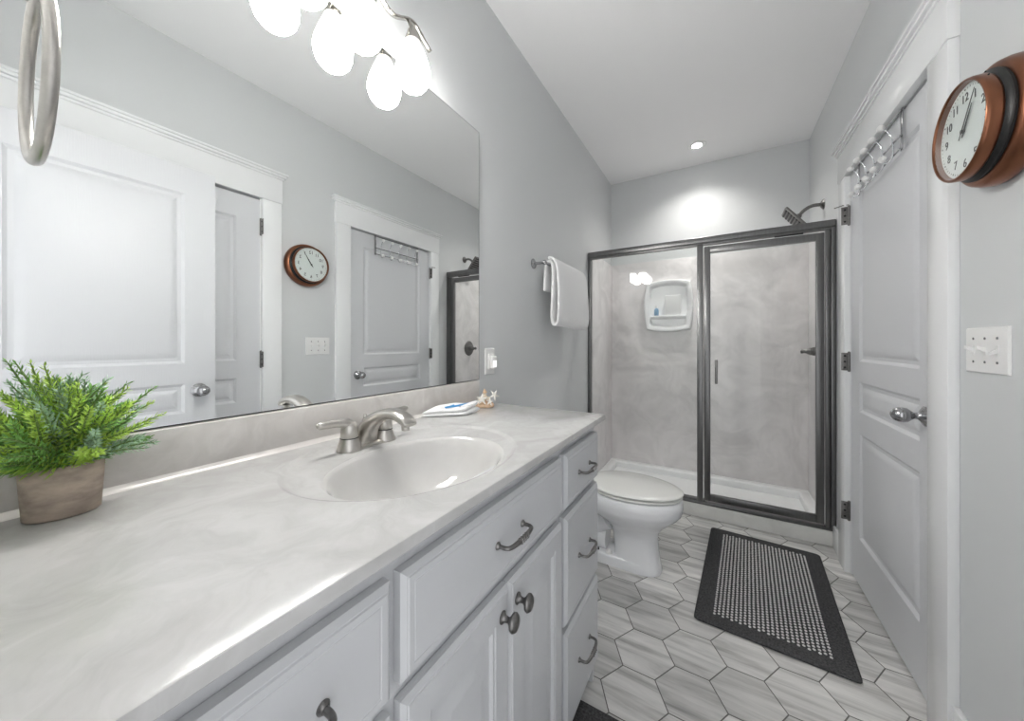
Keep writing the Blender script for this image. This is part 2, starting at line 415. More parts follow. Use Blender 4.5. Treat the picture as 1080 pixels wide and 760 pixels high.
# ------------------------------------------------------------------ shower
SY = 2.672      # front of the metal frame
sp_ = thing('shower_pan', 'white shower pan with raised ledge and curb under the glass enclosure', 'shower base', (W/2, 2.73, 0))
mb = MB(); mb.box((.001, 2.685, .001), (W-.001, 2.775, .092), .006, 3); mb.build('curb', M['curb'], sp_)
pan = MB()
pan.box((.001, 2.7755, .001), (W-.001, YB-.001, .034), .0)
for a, b, zt_ in (((.0095, 2.77), (.075, YB-.05), .0850), ((W-.075, 2.77), (W-.0095, YB-.05), .0850), ((.0105, YB-.085), (W-.0105, YB-.0095), .0846)):
    pan.box((a[0], a[1], .02), (b[0], b[1], zt_), .012, 3)
pan.box((.0098, 2.776, .03), (.03, YB-.06, .0843)); pan.box((W-.03, 2.776, .03), (W-.0098, YB-.06, .0843)); pan.box((.0090, YB-.03, .03), (W-.0090, YB-.0092, .0840)); pan.box((.0092, YB-.08, .03), (.05, YB-.02, .0836)); pan.box((W-.05, YB-.08, .03), (W-.0092, YB-.02, .0836))
pan.build('base', M['acrylic'], sp_)
for nm, a, b in (('wall_shower_left', (.0005, 2.777, .0345), (.008, YB-.009, 1.93)), ('wall_shower_back', (.0005, YB-.008, .0345), (W-.0005, YB-.0005, 1.93)), ('wall_shower_right', (W-.008, 2.777, .0345), (W-.0005, YB-.009, 1.93))):
    mb = MB(); mb.box(a, b, .001)
    struct(mb.build(nm, M['surround']), 'beige cultured marble panel on the %s wall of the shower' % nm.split('_')[2], 'wall panel')

# enclosure
en = thing('shower_enclosure', 'framed clear glass shower enclosure in dark gunmetal beside the toilet', 'shower door', (W/2, SY, .09))
z0, z1 = .093, 1.902
x0, x1 = .001, W-.001
def fr(name, a, b, bev=.003, parent=en, m='gunmetal'):
    mb = MB(); mb.box(a, b, bev); return mb.build(name, M[m], parent)
mb = MB(); mb.box((x0, SY, z1-.042), (x1, SY+.048, z1), .007, 3); mb.box((x0, SY+.006, z1-.055), (x1, SY+.042, z1-.04), .001); mb.build('header', M['gunmetal'], en)
mb = MB(); mb.box((x0, SY+.012, z0-.0005), (x1, SY+.056, z0+.018), .003); mb.box((x0, SY+.018, z0+.016), (.815, SY+.05, z0+.034), .002); mb.build('sill_track', M['gunmetal'], en)
mb = MB(); mb.box((x0, SY+.008, z0+.017), (.024, SY+.046, z1-.045), .003); mb.build('jamb', M['gunmetal'], en)
mb = MB(); mb.box((W-.024, SY+.004, z0+.017), (x1, SY+.05, z1-.045), .003); mb.box((W-.046, SY+.012, z0+.017), (W-.026, SY+.044, z1-.05), .003)
mb.build('jamb', M['gunmetal'], en)
fr('center_post', (.767, SY+.006, z0+.017), (.803, SY+.046, z1-.045))
mb = MB(); mb.box((.022, SY+.024, z0+.03), (.77, SY+.030, z1-.05)); mb.build('fixed_pane', M['glass'], en)
dr = MB()
dz0, dz1 = z0+.032, z1-.066
dx0, dx1 = .808, W-.052
dr.box((dx0, SY+.010, dz0), (dx0+.038, SY+.040, dz1), .004); dr.box((dx1-.038, SY+.010, dz0), (dx1, SY+.040, dz1), .004)
dr.box((dx0+.03, SY+.012, dz1-.045), (dx1-.03, SY+.038, dz1), .004); dr.box((dx0+.03, SY+.012, dz0), (dx1-.03, SY+.038, dz0+.045), .004)
door = dr.build('door_frame', M['gunmetal'], en)
mb = MB(); mb.box((dx0+.03, SY+.022, dz0+.04), (dx1-.03, SY+.028, dz1-.04)); mb.build('door_pane', M['glass'], door)
for yy in (SY+.006, SY+.045):
    mb = MB(); mb.box((.872, yy-.008, .915), (.888, yy+.004, 1.075), .004, 3); mb.build('door_handle', M['pewter'], door)
mb = MB(); mb.box((1.19, SY+.008, z1-.064), (1.33, SY+.014, z1-.054), .002); mb.build('roller_guide', M['black_metal'], door)

# recessed soap niche on the back wall
def barrel(cx, cz, w, h, bul, n=10):
    pts = []
    hw, hh = w/2, h/2
    for (ax, az, bx_, bz, nx, nz) in ((-hw, -hh, hw, -hh, 0, -1), (hw, -hh, hw, hh, 1, 0), (hw, hh, -hw, hh, 0, 1), (-hw, hh, -hw, -hh, -1, 0)):
        for i in range(n):
            t = i/n; b = bul*(1-(2*t-1)**2)
            pts.append((cx+ax+(bx_-ax)*t+nx*b, cz+az+(bz-az)*t+nz*b))
    return pts
ny = YB-.0085
nx_, nz_ = .508, 1.517
ni = thing('soap_niche', 'white molded soap niche with shelf on the shower back panel', 'shower shelf', (nx_, ny, nz_))
mb = MB()
specs = [(.360, .420, .020, 0), (.356, .416, .021, -.030), (.340, .400, .022, -.042), (.322, .38, .022, -.044), (.292, .345, .022, -.036), (.270, .325, .02, -.006), (.262, .318, .02, -.0012)]
rings = []
for w_, h_, bl, dy in specs: rings.append([(x, ny+dy, z) for x, z in barrel(nx_, nz_, w_, h_, bl)])
mb.loft(rings, True, True); mb.build('frame', M['acrylic'], ni, 40)
mb = MB(); prof = [(ny-.002, nz_-.085), (ny-.040, nz_-.085), (ny-.046, nz_-.092), (ny-.044, nz_-.102), (ny-.002, nz_-.118)]
mb.loft([[(nx_-.142, y, z) for y, z in prof], [(nx_+.142, y, z) for y, z in prof]]); mb.build('shelf', M['acrylic'], ni, 40)
# things standing in the niche
mb = MB(); zc = nz_-.0848
for i in range(3): mb.box((nx_-.025+.004*i, ny-.034+.011*i, zc), (nx_+.105-.003*i, ny-.024+.011*i, zc+.175-.012*i), .0045, 3)
tag(mb.build('washcloth', M['towel']), 'folded white washcloth standing in the shower soap niche', 'washcloth')
bt = thing('soap_bottle', 'small pale blue bottle beside the washcloth in the niche', 'bottle', (nx_-.095, ny-.023, zc))
mb = MB(); mb.lathe([(0, 0), (.017, 0), (.019, .003), (.019, .05), (.015, .06), (.008, .066), (.008, .07)], (nx_-.095, ny-.022, zc), 'Z', 20); mb.build('body', M['bottle_blue'], bt)
mb = MB(); mb.lathe([(.010, .068), (.010, .084), (.009, .086), (0, .086)], (nx_-.095, ny-.022, zc), 'Z', 18); mb.build('cap', M['plastic'], bt)

# shower head
sh = thing('shower_head', 'dark square shower head on a curved arm above the enclosure', 'shower head', (W, 2.963, 2.085))
mb = MB(); mb.lathe([(.0, 0), (.033, 0), (.033, .004), (.022, .014), (.013, .018), (0, .018)], (W, 2.963, 2.085), '-X', 28); mb.build('flange', M['pewter'], sh)
mb = MB(); mb.tube([(W-.012, 2.963, 2.085), (W-.06, 2.963, 2.088), (W-.10, 2.963, 2.065), (W-.125, 2.963, 2.035)], .011, 14, smooth=2); mb.ball((W-.128, 2.963, 2.03), .018); mb.build('arm', M['pewter'], sh)
hd = Vector((W-.150, 2.963, 2.015)); rt = Matrix.Rotation(math.radians(52), 3, 'Y')
mb = MB(); mb.box(hd+Vector((-.085, -.075, -.012)), hd+Vector((.085, .075, .006)), .005, 2, rt, hd); mb.box(hd+Vector((-.025, -.025, .004)), hd+Vector((.025, .025, .022)), .005, 2, rt, hd)
head = mb.build('spray_plate', M['pewter'], sh)
mb = MB()
for i in range(7):
    u = -.066+.022*i; mb.box(hd+Vector((u-.006, -.066, -.016)), hd+Vector((u+.006, .066, -.0115)), .001, 1, rt, hd)
mb.build('nozzle_strips', M['black_metal'], head)
# valve
va = thing('shower_valve', 'round dark shower valve with lever on the right shower panel', 'faucet', (W-.008, 3.03, 1.13))
mb = MB(); mb.lathe([(0, 0), (.078, 0), (.08, .003), (.074, .009), (.04, .014), (.03, .02), (.027, .04), (0, .042)], (W-.008, 3.03, 1.13), '-X', 36); mb.build('escutcheon', M['pewter'], va)
mb = MB(); mb.lathe([(.024, .04), (.025, .05), (.018, .062), (.013, .07), (.011, .08), (.013, .084), (.016, .09), (.013, .098), (0, .101)], (W-.008, 3.03, 1.13), '-X', 24); mb.build('lever', M['pewter'], va)

# ------------------------------------------------------------------ vanity
ZC = .9348; CE = 1.224; CD = .55; CT = .019
FX = .515
vc = thing('vanity_cabinet', 'white vanity cabinet with drawers and raised panel doors under the marble top', 'cabinet', (.26, .6, 0))
CY1 = 1.205
mb = MB()
mb.box((.002, .006+FY, .09), (FX-.02, .024+FY, ZC-CT-.0005)); mb.box((.002, CY1-.018, 0), (FX-.0, CY1, ZC-CT-.0005), .001)
mb.box((.002, .006+FY, .09), (FX-.02, CY1-.01, .108)); mb.box((.002, .006+FY, .09), (.010, CY1-.01, ZC-CT-.03))
# face frame
ff0, ff1 = FX-.02, FX-.0002
for y0, y1 in ((.006+FY, .02), (.285, .345), (.85, .915), (1.165, CY1)): mb.box((ff0, y0, .09), (ff1, y1, ZC-CT-.0005), .001)
for z0_, z1_ in ((.855, ZC-CT-.001), (.69, .74), (.09, .125)): mb.box((ff0, .007+FY, z0_), (ff1-.0004, CY1-.001, z1_), .0005)
for y0, y1 in ((.007+FY, .30), (.89, CY1-.001)): mb.box((ff0, y0, .38), (ff1-.0004, y1, .41), .0005)
mb.box((FX-.045, .007+FY, .08), (FX-.022, CY1, ZC-CT-.0005))
mb.box((.44, .006+FY, 0), (.455, CY1, .09))
mb.build('body', M['cabinet'], vc)
FRONT = [(0, 0), (0, .013), (.007, .0185), (.0085, .0185), (.010, .0205), (.018, .0205), (.0195, .0195), (.021, .0205), (.03, .0205)]
def pull(parent, y, z, L_=.096, x=FX+.0205):
    mb = MB(); h = L_/2
    mb.tube([(x+.002, y-h, z), (x+.022, y-h, z), (x+.028, y-h+.012, z), (x+.031, y, z), (x+.028, y+h-.012, z), (x+.022, y+h, z), (x+.002, y+h, z)], [.004, .004, .0045, .0055, .0045, .004, .004], 10, smooth=2)
    for s_ in (-1, 1): mb.lathe([(0, 0), (.0075, 0), (.0075, .002), (.0045, .006), (0, .006)], (x, y+s_*h, z), 'X', 14)
    for k in (-.012, -.004, .004, .012): mb.lathe([(.0045, -.0012), (.0066, 0), (.0045, .0012)], (x+.0305, y+k, z), 'Y', 12)
    return mb.build('pull', M['pewter'], parent, 50)
def cab_knob(parent, y, z, x=FX+.0205):
    mb = MB(); mb.lathe([(0, 0), (.011, 0), (.011, .002), (.006, .006), (.005, .014), (.009, .019), (.0155, .023), (.0165, .027), (.013, .032), (.006, .0345), (0, .035)], (x, y, z), 'X', 22, (1, 1.12))
    return mb.build('knob', M['pewter'], parent, 50)
def drawer(y0, y1, za, zb, handle=True, name='drawer'):
    mb = MB(); mb.nested((FX+.0005, y0, za), (0, 1, 0), (0, 0, 1), (1, 0, 0), y1-y0, zb-za, FRONT, back=True)
    o = mb.build(name, M['cabinet'], vc, 20)
    if handle: pull(o, (y0+y1)/2, (za+zb)/2)
    return o
ZT = .878
drawer(.024, .306, .725, ZT); drawer(.024, .306, .404, .704); drawer(.024, .306, .10, .384)
drawer(.323, .872, .728, ZT, name='drawer_front')
drawer(.893, 1.19, .725, ZT); drawer(.893, 1.19, .404, .704); drawer(.893, 1.19, .10, .384)
def cab_door(y0, y1, za, zb, ky):
    w_ = y1-y0; h_ = zb-za; mb = MB(); st = .062
    mb.box((FX+.0005, y0, za), (FX+.010, y1, zb), .001)
    def fb(a0, b0, a1, b1): mb.box((FX+.009, y0+a0, za+b0), (FX+.0205, y0+a1, za+b1))
    mb.nested((FX+.009, y0, za), (0, 1, 0), (0, 0, 1), (1, 0, 0), w_, h_, [(0, 0), (0, .005), (.007, .0095), (.0085, .0095), (.010, .0115), (.0101, .0115)])
    # frame ring and raised field
    U, V, N = (0, 1, 0), (0, 0, 1), (1, 0, 0)
    rings = []
    for off, d in ((.010, .0206), (st-.012, .0206), (st-.009, .0185), (st-.004, .0185), (st, .0125), (st+.010, .0125), (st+.034, .0195), (st+.036, .0195)):
        rings.append([(FX+d, y0+off, za+off), (FX+d, y1-off, za+off), (FX+d, y1-off, zb-off), (FX+d, y0+off, zb-off)])
    mb2 = MB(); mb2.box((FX+.0005, y0, za), (FX+.009, y1, zb), .001)
    mb2.nested((FX+.009, y0, za), U, V, N, w_, h_, [(0, 0), (0, .004), (.007, .0095), (.0085, .0095), (.010, .0115)] + [(off, d-.009) for off, d in ((st-.012, .0205), (st-.009, .0185), (st-.004, .0185), (st, .0125), (st+.010, .0125), (st+.034, .0195), (st+.036, .0195))])
    o = mb2.build('door', M['cabinet'], vc, 20)
    cab_knob(o, ky, zb-.048); return o
cab_door(.323, .5955, .10, .704, .5955-.028); cab_door(.5985, .872, .10, .704, .5985+.028)

# vanity top with integral bowl
vt = thing('marble_countertop', 'white swirled cultured marble vanity top with oval sink', 'countertop', (.27, .6, ZC))
NA = 120
rc = Vector((.285, .575))      # centre of the polar mesh
X0, X1, Y0_, Y1_ = .0005, CD, FY+.0006, CE
angs = [2*PI*i/NA for i in range(NA)]
for cx_, cy_ in ((X0, Y0_), (X1, Y0_), (X1, Y1_), (X0, Y1_)):
    a_ = math.atan2(cy_-rc.y, cx_-rc.x) % (2*PI); j = min(range(NA), key=lambda i: abs((angs[i]-a_+PI) % (2*PI)-PI)); angs[j] = a_
def rect_ring(ins, z, sides=(0, 1, 0, 1)):
    xa, xb, ya, yb = X0, X1-ins, Y0_, Y1_-ins; out = []
    for a_ in angs:
        c_, s_ = math.cos(a_), math.sin(a_); t = 1e9
        if c_ > 1e-9: t = min(t, (xb-rc.x)/c_)
        if c_ < -1e-9: t = min(t, (xa-rc.x)/c_)
        if s_ > 1e-9: t = min(t, (yb-rc.y)/s_)
        if s_ < -1e-9: t = min(t, (ya-rc.y)/s_)
        out.append((rc.x+c_*t, rc.y+s_*t, z))
    return out
def ell_ring(cx, cy, ax, ay, z):
    out = []
    for a_ in angs:
        t = math.atan2(math.sin(a_)/ay, math.cos(a_)/ax); out.append((cx+ax*math.cos(t), cy+ay*math.sin(t), z))
    return out
OR = (.283, .578, .226, .268); BR = (.338, .558, .155, .206)
rings = [rect_ring(.06, ZC-CT), rect_ring(.0015, ZC-CT), rect_ring(0, ZC-CT+.0015), rect_ring(0, ZC-.005), rect_ring(.0015, ZC-.0015), rect_ring(.005, ZC)]
rings += [ell_ring(OR[0], OR[1], OR[2]+.004, OR[3]+.004, ZC), ell_ring(*OR, ZC-.0008), ell_ring(OR[0], OR[1], OR[2]-.005, OR[3]-.005, ZC-.0045), ell_ring(OR[0], OR[1], OR[2]-.012, OR[3]-.012, ZC-.0055)]
DK = ZC-.0065
rings += [ell_ring(BR[0], BR[1], BR[2]+.010, BR[3]+.010, DK), ell_ring(BR[0], BR[1], BR[2]+.004, BR[3]+.004, DK-.001)]
mb = MB(); mb.loft(rings, False, False); mb.build('slab', M['counter'], vt, 30)
prof = [(.004, -.001), (0, -.0035), (-.004, -.009), (-.010, -.022), (-.018, -.045), (-.030, -.070), (-.050, -.095), (-.080, -.112), (-.115, -.121), (-.132, -.1225)]
mb = MB(); mb.loft([ell_ring(BR[0]-.012*(-p[0]/.132), BR[1], BR[2]+p[0], BR[3]+p[0]*1.28, DK+p[1]) for p in prof], False, True)
bowl = mb.build('sink_bowl', M['bowl'], vt, 60)
mb = MB(); mb.lathe([(0, .001), (.022, .001), (.022, .003), (.017, .004), (.015, .002), (.0, .003)], (BR[0]-.012, BR[1], DK-.1225), 'Z', 24); mb.build('drain', M['nickel'], bowl)
mb = MB(); mb.box((.0005, FY+.0006, ZC-.001), (.020, 1.200, 1.0270), .0025, 2)
mb.loft([[(.019, y, ZC-.0005), (.032, y, ZC-.0003), (.0235, y, ZC+.0035), (.019, y, ZC+.011)] for y in (FY+.0006, 1.2)])
mb.build('backsplash', [M['splash']], vt)

# mirror
mr = thing('wall_mirror', 'large frameless wall mirror above the vanity backsplash', 'mirror', (.003, .6, 1.03))
B('backing', M['rubber'], mr, ((.0005, .0, 1.0285), (.0052, 1.2175, 2.094)))
B('glass', M['mirror'], mr, ((.0053, .002, 1.0303), (.0062, 1.2150, 2.0915)))

# faucet
fa = thing('sink_faucet', 'brushed nickel two-handle faucet behind the oval sink', 'faucet', (.13, .57, ZC-.0055))
fz = ZC-.0055; FXX = .132; FYC = .569
mb = MB()
base = []
for zz, g in ((0, -.004), (.004, -.004), (.007, -.007), (.008, -.014)):
    r_ = []
    for k in range(48):
        a_ = 2*PI*k/48; c_, s_ = math.cos(a_), math.sin(a_); yy = (.051+.0) * (1 if s_ > 0 else -1) if abs(s_) > 1e-6 else 0
        r_.append((FXX+(.026+g)*c_, FYC+(.050)*max(-1, min(1, s_*1.6))+(.026+g)*s_, fz+zz))
    base.append(r_)
mb.loft(base); mb.build('base_plate', M['nickel'], fa, 40)
for sg in (-1, 1):
    hy = FYC+sg*.051
    mb = MB(); mb.lathe([(.0, 0), (.0285, 0), (.0285, .004), (.025, .014), (.0215, .026), (.0205, .029), (0, .029)], (FXX, hy, fz), 'Z', 28); mb.build('handle_base', M['nickel'], fa, 50)
    mb = MB(); mb.lathe([(0, .030), (.0195, .030), (.0205, .033), (.0200, .045), (.0185, .056), (.015, .064), (.008, .068), (0, .069)], (FXX, hy, fz), 'Z', 24)
    mb.tube([(FXX, hy-sg*.006, fz+.050), (FXX, hy+sg*.006, fz+.064), (FXX, hy+sg*.028, fz+.069), (FXX, hy+sg*.055, fz+.070), (FXX, hy+sg*.074, fz+.0715), (FXX, hy+sg*.0785, fz+.072)], [.015, .0135, .0095, .0085, .0088, .004], 16, smooth=2)
    h_ = mb.build('lever', M['nickel'], fa, 60)
    mb = MB(); mb.lathe([(.0205, .0285), (.0207, .0288), (.0207, .0302), (.0205, .0305)], (FXX, hy, fz), 'Z', 24); mb.build('seam_ring', M['rubber'], h_)
mb = MB()
path = [(.120, 0), (.126, .022), (.142, .047), (.170, .069), (.204, .082), (.240, .083), (.270, .074), (.284, .064)]
hw = [.030, .026, .0215, .0195, .0195, .0205, .0205, .0185]; ht = [.024, .023, .020, .016, .013, .0115, .010, .006]
P_ = [(Vector((x, FYC, fz+.003+z))) for x, z in path]
def catmull(ps, n=4):
    out = []
    for i in range(len(ps)-1):
        p0 = ps[max(i-1, 0)]; p1 = ps[i]; p2 = ps[i+1]; p3 = ps[min(i+2, len(ps)-1)]
        for k in range(n):
            t = k/n; out.append(p1*(-.5*t**3+t*t-.5*t)*0 + .5*((2*p1)+(p2-p0)*t+(2*p0-5*p1+4*p2-p3)*t*t+(3*p1-p0-3*p2+p3)*t**3))
    out.append(ps[-1]); return out
PP = catmull(P_); HH = catmull([Vector((a, b, 0)) for a, b in zip(hw, ht)])
rings = []
for i, p in enumerate(PP):
    t = (PP[min(i+1, len(PP)-1)]-PP[max(i-1, 0)]).normalized(); nrm = Vector((-t.z, 0, t.x)) if False else Vector((0, 1, 0)).cross(t)
    w_, h_ = HH[i].x, HH[i].y; r_ = []
    for k in range(20):
        a_ = 2*PI*k/20; c_, s_ = math.cos(a_), math.sin(a_)
        r_.append(p+Vector((0, 1, 0))*w_*math.copysign(abs(c_)**.75, c_)+nrm*h_*math.copysign(abs(s_)**.75, s_))
    rings.append(r_)
mb.loft(rings); sp = mb.build('spout', M['nickel'], fa, 60)
mb = MB(); mb.lathe([(0, 0), (.0095, 0), (.0095, .012), (0, .012)], (.268, FYC, fz+.053), 'Z', 18); mb.build('aerator', M['nickel'], sp)
mb = MB(); mb.tube([(.106, FYC+.012, fz+.002), (.106, FYC+.012, fz+.052)], .003, 10); mb.lathe([(.003, .050), (.008, .054), (.009, .058), (.005, .062), (.006, .066), (.003, .072), (0, .073)], (.106, FYC+.012, fz), 'Z', 16); mb.build('pop_up_rod', M['nickel'], fa)

# ------------------------------------------------------------------ vanity light
vl = thing('vanity_light', 'three-globe vanity light with wavy nickel bar above the mirror', 'light fixture', (0, .607, 2.22))
mb = MB(); mb.lathe([(0, 0), (.068, 0), (.068, .006), (.058, .016), (.03, .022), (0, .023)], (.0005, .613, 2.235), 'X', 40, (1.25, .8)); mb.build('wall_plate', M['nickel'], vl, 50)
def wave(y): return 2.192+.019*math.cos(2*PI*(y-.795)/.173)
mb = MB(); ys = [.345+i*(.872-.345)/80 for i in range(81)]
rings = []
for y in ys:
    z = wave(y); dzdy = (wave(y+.001)-wave(y-.001))/.002; n_ = Vector((0, -dzdy, 1)).normalized()
    xx = .052
    c = Vector((xx, y, z)); X = Vector((1, 0, 0))
    rings.append([c+X*.008+n_*.002, c+X*.006+n_*.004, c-X*.006+n_*.004, c-X*.008+n_*.002, c-X*.008-n_*.002, c-X*.006-n_*.004, c+X*.006-n_*.004, c+X*.008-n_*.002])
mb.loft(rings); mb.build('wavy_bar', M['lamp_nickel'], vl, 45)
mb = MB(); mb.tube([(.02, .613, 2.235), (.045, .613, 2.215), (.052, .613, 2.205)], .009, 12, smooth=1); mb.build('arm', M['nickel'], vl)
LY = (.446, .598, .776)
for y in LY:
    zb = 1.974; lx = .073
    mb = MB(); mb.tube([(.052, y, wave(y)), (.064, y, 2.178), (lx, y, 2.160)], .006, 12, smooth=1)
    mb.lathe([(0, 2.166), (.012, 2.165), (.017, 2.157), (.0205, 2.145), (.0245, 2.133), (.0255, 2.1245), (.0, 2.1245)], (lx, y, 0), 'Z', 24); sk = mb.build('socket', M['lamp_nickel'], vl, 50)
    mb = MB(); mb.lathe([(0, 0), (.018, .002), (.034, .0095), (.0455, .024), (.0515, .043), (.0525, .060), (.0485, .080), (.0415, .102), (.034, .123), (.027, .141), (.023, .152), (0, .1525)], (lx, y, zb), 'Z', 36)
    mb.build('shade', M['shade'], vl, 60)

# recessed light in the shower ceiling
rl = thing('recessed_light', 'small round recessed ceiling light over the shower', 'light fixture', (.749, 3.038, H))
mb = MB(); mb.lathe([(.050, -.001), (.066, -.001), (.067, -.004), (.055, -.007), (.050, -.004)], (.749, 3.038, H), 'Z', 40); mb.build('trim_ring', M['plastic'], rl)
mb = MB(); mb.lathe([(0, -.002), (.051, -.002), (.051, -.0035), (0, -.005)], (.749, 3.038, H), 'Z', 40); mb.build('lens', M['lens'], rl)
ld = bpy.data.lights.new('can_lamp', 'SPOT'); ld.energy = CAN_POWER; ld.spot_size = math.radians(136); ld.spot_blend = 1.0; ld.shadow_soft_size = .05; ld.color = (1, .97, .93)
lo = bpy.data.objects.new('can_lamp', ld); S.collection.objects.link(lo); lo.parent = rl; lo.location = (0, 0, -.012)

# ------------------------------------------------------------------ towel bar, towel, ring
bz = 1.630
tb = thing('towel_bar', 'chrome towel bar on the left wall before the shower', 'towel bar', (0, 2.05, bz))
for y in (1.735, 2.37):
    mb = MB(); mb.lathe([(0, 0), (.028, 0), (.028, .004), (.023, .008), (.018, .012), (.010, .016), (.008, .03), (.008, .062), (.0, .062)], (.0005, y, bz), 'X', 26); mb.ball((.072, y, bz), .0135, 16); mb.build('post', M['chrome'], tb, 50)
mb = MB(); mb.tube([(.072, 1.735, bz), (.072, 2.37, bz)], .0085, 16); mb.build('rail', M['chrome'], tb)
def ribbon(cl, th, y0, y1, ny_=14, wob=.004, seed=1):
    cl = catmull([Vector((a, 0, b)) for a, b in cl], 5); rnd = random.Random(seed)
    n = len(cl); th_ = th if isinstance(th, (list, tuple)) else [th]*n
    rings = []
    L1, R1 = [], []
    for i, p in enumerate(cl):
        t = (cl[min(i+1, n-1)]-cl[max(i-1, 0)]).normalized(); q = Vector((-t.z, 0, t.x)); h = th/2
        L1.append(p+q*h); R1.append(p-q*h)
    tend = (cl[-1]-cl[-2]).normalized()*th*.4; tst = (cl[0]-cl[1]).normalized()*th*.4
    sec = L1+[cl[-1]+tend]+R1[::-1]+[cl[0]+tst]
    for j in range(ny_+1):
        t = j/ny_; e = 1.0; r_ = []
        sh_ = .0
        for k, p in enumerate(sec):
            drop = max(0, (1.62-p.z))/.35
            yy = y0+(y1-y0)*t + .006*math.sin(p.z*17+t*3)*drop
            w1 = wob*drop*math.sin(9*t+p.z*4) + .004*drop*math.exp(-((t-.58)/.05)**2)
            zz = p.z + (.005*math.sin(5*t+1))*drop
            r_.append(Vector((p.x+w1, yy, zz)))
        rings.append(r_)
    # rounded ends: slightly shrink the first and last ring
    def shrink(r, f, dy):
        out = []
        for k, p in enumerate(r):
            m_ = len(cl)
            i = k if k < m_ else (m_-1 if k == m_ else (2*m_-k if k < 2*m_+1 else 0))
            i = max(0, min(m_-1, i)); c = cl[i]; out.append(Vector((c.x+(p.x-c.x)*f if False else p.x*(f)+(c.x)*(1-f), p.y+dy, p.z*f+c.z*(1-f))))
        return out
    rings = [shrink(rings[0], .6, -.003)]+rings+[shrink(rings[-1], .6, .003)]
    return rings
cl = [(.043, 1.485), (.046, 1.56), (.052, 1.62), (.072, 1.6485), (.091, 1.625), (.094, 1.56), (.093, 1.42), (.091, 1.315), (.108, 1.284), (.130, 1.312), (.132, 1.42), (.126, 1.55), (.114, 1.63), (.092, 1.662), (.070, 1.667)]
mb = MB(); mb.loft(ribbon(cl, .0135, 1.79, 2.275))
tw = mb.build('hand_towel', M['towel'], None, 60); tag(tw, 'thick white folded towel hung over the bar on the left wall', 'towel')

tr = thing('towel_ring', 'brushed nickel towel ring hung by the entry doorway', 'towel ring', (.29, FY, 1.55))
RC = Vector((.290, .058, 1.457)); RR = .081
mb = MB(); mb.lathe([(0, 0), (.026, 0), (.026, .004), (.019, .010), (.011, .016), (.010, .088), (.0, .089)], (.285, FY+.0005, RC.z+RR+.008), 'Y', 26); mb.build('rosette', M['nickel'], tr, 50)
mb = MB(); mb.tube([(.278, .054, RC.z+RR+.002), (.285, .058, RC.z+RR+.01), (.296, .058, RC.z+RR+.004)], [.008, .012, .008], 14, smooth=1); mb.build('bracket', M['nickel'], tr)
mb = MB(); pts = [RC+Vector((RR*1.0*math.cos(2*PI*k/64), 0, RR*math.sin(2*PI*k/64))) for k in range(64)]
rings = []
for k, p in enumerate(pts):
    rad = (p-RC).normalized(); rings.append([p+rad*.0055*math.cos(2*PI*q/12)+Vector((0, 1, 0))*.0055*math.sin(2*PI*q/12) for q in range(12)])
rings.append(rings[0]); mb.loft(rings, False, False); mb.build('ring', M['nickel'], tr, 60)

# ------------------------------------------------------------------ switches
def wall_plate(root, o, U, N, w, h):
    o = Vector(o); U = Vector(U); N = Vector(N); V = Vector((0, 0, 1))
    mb = MB(); mb.nested(o-U*w/2-V*h/2, U, V, N, w, h, [(0, .0003), (0, .002), (.003, .0055), (.006, .006)], back=True); return mb.build('plate', M['plastic'], root, 25)
sw = thing('light_switch', 'white triple toggle switch plate below the copper clock', 'light switch', (W, 1.366, 1.167))
wall_plate(sw, (W, 1.366, 1.167), (0, -1, 0), (-1, 0, 0), .164, .117)
for k, (dy, up) in enumerate(((.046, 1), (0, 1), (-.046, -1))):
    y = 1.366+dy; mb = MB()
    mb.box((W-.0075, y-.005, 1.167-.012), (W-.0055, y+.005, 1.167+.012), .0005)
    mb.loft([[(W-.006, y-.0042, 1.167-.006), (W-.006, y+.0042, 1.167-.006), (W-.006, y+.0042, 1.167+.006), (W-.006, y-.0042, 1.167+.006)],
             [(W-.021, y-.0032, 1.167-.004+up*.008), (W-.021, y+.0032, 1.167-.004+up*.008), (W-.021, y+.0032, 1.167+.003+up*.009), (W-.021, y-.0032, 1.167+.003+up*.009)]])
    mb.build('toggle', M['plastic'], sw)
    for dz in (-.030, .030):
        mb = MB(); mb.lathe([(.0034, 0), (.003, .0012), (0, .0014)], (W-.006, y, 1.167+dz), '-X', 12); mb.build('screw', M['chrome'], sw)
sl = thing('rocker_switch', 'white wall plate with boxy rocker beside the mirror end', 'light switch', (0, 1.302, 1.10))
wall_plate(sl, (0, 1.302, 1.103), (0, 1, 0), (1, 0, 0), .074, .117)
mb = MB(); mb.box((.005, 1.284, 1.068), (.012, 1.326, 1.138), .002); mb.box((.011, 1.288, 1.072), (.028, 1.324, 1.128), .004, 3); rk = mb.build('rocker', M['plastic'], sl)
mb = MB(); mb.box((.0275, 1.294, 1.078), (.0286, 1.319, 1.106), .0005); mb.build('lit_window', M['glow'], rk)

